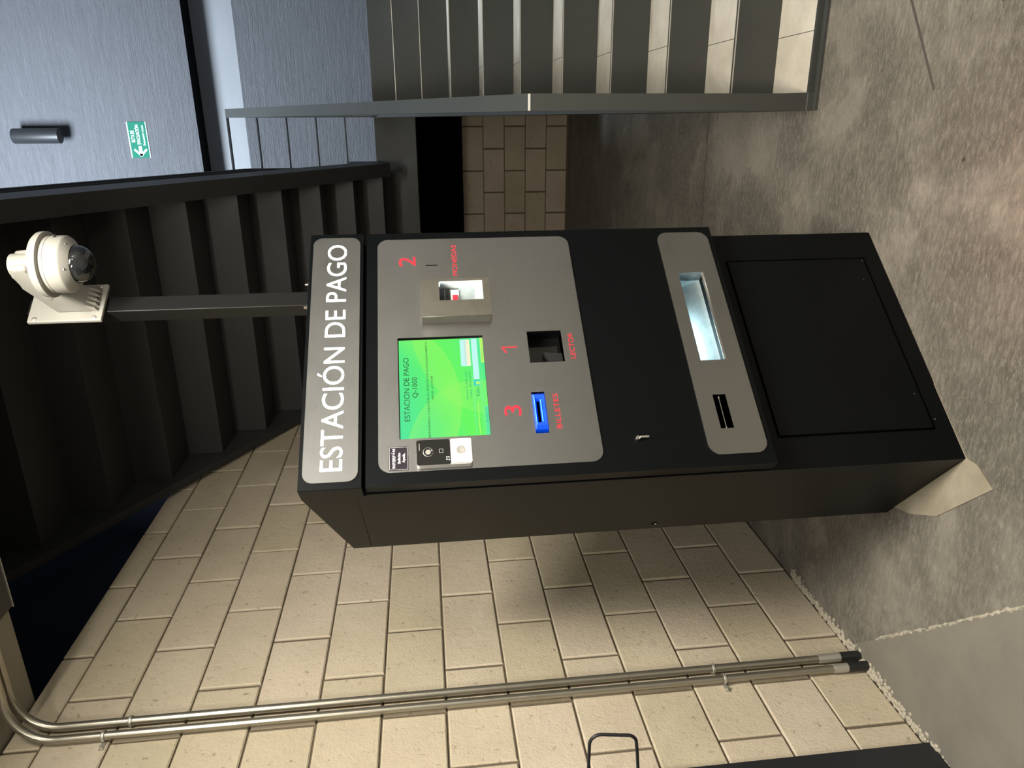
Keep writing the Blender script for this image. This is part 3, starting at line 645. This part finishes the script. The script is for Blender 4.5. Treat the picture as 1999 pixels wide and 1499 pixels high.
for xa, xb in ((0.0, X0), (X1, X1+0.05)):
    bm = bmesh.new(); yE = 2.885
    prism(bm, [(-0.035, 0.0), (-0.035, 0.030), (0.03, slab(0.03)+0.02), (yE, slab(yE)+0.02), (yE, slab(yE)-0.28), (0.50, 0.0)], 'x', xa, xb)
    obj('stringer', bm, m_stair, f1)
obj('base_strip', BX(0.0, X1+0.05, -0.055, -0.036, 0.0, 0.012, bev=0.001), m_stair, f1)
# guard: upright, sloped top tube and bars
gr = bmesh.new()
tw0, tw1 = 0.001, 0.057; yP = 0.0
prism(gr, [(-0.030, 0.013), (0.020, 0.013), (0.020, 1.005), (2.785, 2.655), (2.785, 1.725), (2.835, 1.725), (2.835, 2.720), (-0.030, 1.035)], 'x', tw0, tw1)
grd = obj('guard_frame', gr, m_stair, f1)
for k in range(4):
    bm = bmesh.new(); o1 = 0.20*(k+1)
    prism(bm, [(0.02, 1.005-o1), (2.785, 2.655-o1), (2.785, 2.663-o1), (0.02, 1.013-o1)], 'x', 0.010, 0.048); obj('guard_bar', bm, m_stair, grd)
obj('weld_seam', BX(0.002, 0.056, -0.032, -0.0295, 1.028, 1.036), m_weld, grd)

ld_ = thing('stair_landing', 'black steel landing platform between the two stair flights, with a railing of thin bars', 'landing', ST_O, ST_R)
obj('platform', BX(-1.680, X1+0.05, 2.891, 4.455, 1.435, 1.725, bev=0.002), m_stair, ld_)
obj('platform_edge', BX(-1.680, -0.375, 2.476, 2.890, 1.680, 1.725), m_stair_up, ld_)
for i, z in enumerate((2.707, 2.511, 2.316, 2.118, 1.922)):
    obj('railing_bar', BX(-0.372, 0.0, 2.785, 2.825, z-0.010 if i == 0 else z-0.006, z), m_stair_up, ld_)

f2 = thing('staircase', 'upper flight of the black steel staircase overhead, its underside facing the viewer', 'staircase', ST_O, ST_R, 'stair flights')
XA, XB = -1.684, -0.376
yb0 = 5.16-2.69; zb0 = 1.67
for k in range(10):
    y = yb0-k*G_; z = zb0+k*R_
    obj('riser', BX(XA, XB, y, y+0.006, z, z+R_+0.004, bev=0.0015), m_stair_up, f2)
    if k < 9: obj('tread', BX(XA, XB, y-G_+0.0065, y-0.0005, z+R_+0.001, z+R_+0.055), m_stair_up, f2)
for xa, xb in ((-1.724, XA-0.0005), (XB+0.0005, XB+0.085)):
    bm = bmesh.new()
    def sl2(y): return zb0+0.588*(yb0-y)
    prism(bm, [(yb0+0.30, 1.68), (yb0+0.02, sl2(yb0)-0.055), (yb0-9.4*G_, sl2(yb0-9.4*G_)-0.06), (yb0-9.4*G_, sl2(yb0-9.4*G_)+0.26), (yb0+0.02, sl2(yb0)+0.22), (yb0+0.30, 1.90)], 'x', xa, xb)
    obj('stringer', bm, m_stair_up, f2)
for i, off in enumerate((1.08, 0.90, 0.70, 0.50)):
    bm = bmesh.new(); t = 0.045 if i == 0 else 0.008; ya, yb_ = yb0+0.30, yb0-9.0*G_
    prism(bm, [(ya, sl2(ya)+off), (yb_, sl2(yb_)+off), (yb_, sl2(yb_)+off+t), (ya, sl2(ya)+off+t)], 'x', -0.372, -0.330); obj('handrail' if i == 0 else 'guard_bar', bm, m_stair_up, f2)
obj('guard_post', BX(-0.372, -0.330, yb0+0.28, yb0+0.32, 1.725, sl2(yb0+0.30)+1.10), m_stair_up, f2)
struct(obj('floor_upper', BX(-1.93, 3.4, 2.03, 2.17, 3.2, 3.40), m_stair_up))

# ------------------------------------------------------------------ conduits
def arcpts(c, r, a0, a1, n, ea, eb): return [Vector(c)+r*(math.cos(a0+(a1-a0)*i/n)*Vector(ea)+math.sin(a0+(a1-a0)*i/n)*Vector(eb)) for i in range(n+1)]
for i, (y, zt_, zb_, lab) in enumerate(((1.862, 2.56, 0.075, 'grey metal conduit on the block wall, the one nearer the payment machine'), (1.812, 2.55, 0.062, 'grey metal conduit on the block wall, the one farther from the payment machine'))):
    x = XW+0.022; r = 0.0125
    ct = thing('conduit', lab, 'conduit', (x, y, 0), 0, 'conduits on the block wall')
    pts = [(0, 0, 0.060 if i == 0 else 0.045), (0, 0, 1.2), (0, 0, zt_)]
    RR = 0.14
    for k in range(1, 11):
        a = (PI/2)*k/10; pts.append((RR*(1-math.cos(a)), 0.25*RR*(1-math.cos(a)), zt_+RR*math.sin(a)))
    pts.append((0.60, 0.25*RR, zt_+RR))
    bm = bmesh.new(); tube(bm, pts, r, 16); obj('pipe', bm, m_conduit, ct, True)
    bm = bmesh.new(); cyl(bm, (0, 0, 0.075), (0, 0, 0.150 if i == 0 else 0.125), 0.0150, seg=20); obj('coupling', bm, m_conduit_c, ct, True)
    bm = bmesh.new(); cyl(bm, (0, 0, 0.0), (0, 0, 0.075), 0.0158, seg=20); obj('foot_sleeve', bm, m_dark, ct, True)
    for zc_ in ((0.52, 2.36) if i == 0 else (0.50, 2.42)):
        bm = bmesh.new(); tube(bm, [(0.0146*math.cos(q_), 0.0146*math.sin(q_), zc_) for q_ in [2*PI*k/20 for k in range(20)]], 0.0022, 8, True)
        sgn_ = 1 if i == 0 else -1
        for v_ in bm.verts: v_.co.z = zc_+(v_.co.z-zc_)*2.2
        box(bm, -0.021, -0.017, -0.036 if i else -0.002, 0.002 if i else 0.030, zc_-0.006, zc_+0.006)
        cyl(bm, (-0.018, -0.028 if i else 0.024, zc_), (-0.010, -0.028 if i else 0.024, zc_), 0.0045, seg=8)
        obj('pipe_clamp', bm, m_conduit_c, ct, True)

# ------------------------------------------------------------------ black steel door leaf flush to the wall, with its loop pull
dr = struct(obj('door_1', BX(XW+0.002, -1.735, -2.2, 1.492, 0.0, 2.10, bev=0.002), m_lamp))
pts = [(-1.735, 1.44, 1.036), (-1.60, 1.44, 1.037), (-1.560, 1.44, 1.037)]
def fil(c, r, a0, a1): return [(c[0]+r*math.cos(a0+(a1-a0)*k/6), 1.44, c[1]+r*math.sin(a0+(a1-a0)*k/6)) for k in range(7)]
pts += fil((-1.556, 1.008), 0.029, PI/2, 0)+fil((-1.568, 0.940), 0.030, 0, -PI/2)+[(-1.60, 1.44, 0.906), (-1.735, 1.44, 0.893)]
bm = bmesh.new(); tube(bm, pts, 0.0045, 12)
lo2 = struct(obj('door_handle', bm, m_lamp, dr, True)); lo2['label'] = 'bent black rod pull handle'

# ------------------------------------------------------------------ stairwell wall lamp and evacuation sign
wy = YB
lamp = thing('wall_lamp', 'anthracite cylinder lamp mounted on the dark plaster wall above the stairs', 'wall lamp', (-0.185, wy, 4.49), 0)
bm = bmesh.new(); lathe(bm, [(0.055, 0.0), (0.063, 0.003), (0.063, 0.375), (0.060, 0.38), (0.0, 0.38)], (0, -0.12, 0), 40); lathe(bm, [(0.055, 0.0), (0.052, 0.006)], (0, -0.12, 0), 40); obj('lamp_body', bm, m_lamp, lamp, True)
bm = bmesh.new(); lathe(bm, [(0.0, 0.004), (0.053, 0.004), (0.053, 0.010), (0.0, 0.010)], (0, -0.12, 0), 32); obj('lamp_lens', bm, m_glass_lens, lamp, True)
obj('wall_bracket', BX(-0.045, 0.045, -0.060, 0.0, 0.10, 0.34, bev=0.004), m_lamp, lamp)
sg = thing('evacuation_sign', 'green evacuation route sign with a white arrow on the dark plaster wall', 'sign', (-0.225, wy, 3.81), 0)
obj('sign_panel', BX(-0.155, 0.150, -0.006, 0.0, 0.0, 0.165, bev=0.001), m_green, sg)
bm = bmesh.new()
for a in ((-0.155, 0.150, 0.157, 0.165), (-0.155, 0.150, 0.0, 0.007)): box(bm, a[0], a[1], -0.0068, -0.006, a[2], a[3])
obj('sign_border', bm, m_wprint, sg)
bm = bmesh.new(); box(bm, -0.140, -0.055, -0.007, -0.006, 0.066, 0.092)
prism(bm, [(-0.146, 0.079), (-0.088, 0.137), (-0.076, 0.125), (-0.122, 0.079), (-0.076, 0.033), (-0.088, 0.021)], 'y', -0.007, -0.006); obj('sign_arrow', bm, m_wprint, sg)
obj('sign_text', lettering('RUTA DE', -0.022, 0.078, 0.110, 0.032, -0.006, 0.0008, 0.02), m_wprint, sg)
obj('sign_text', lettering('EVACUACIÓN', -0.040, 0.125, 0.066, 0.030, -0.006, 0.0008, 0.02), m_wprint, sg)
obj('sign_text', lettering('Evacuation route', -0.048, 0.120, 0.028, 0.020, -0.006, 0.0008, 0.0), m_wprint, sg)
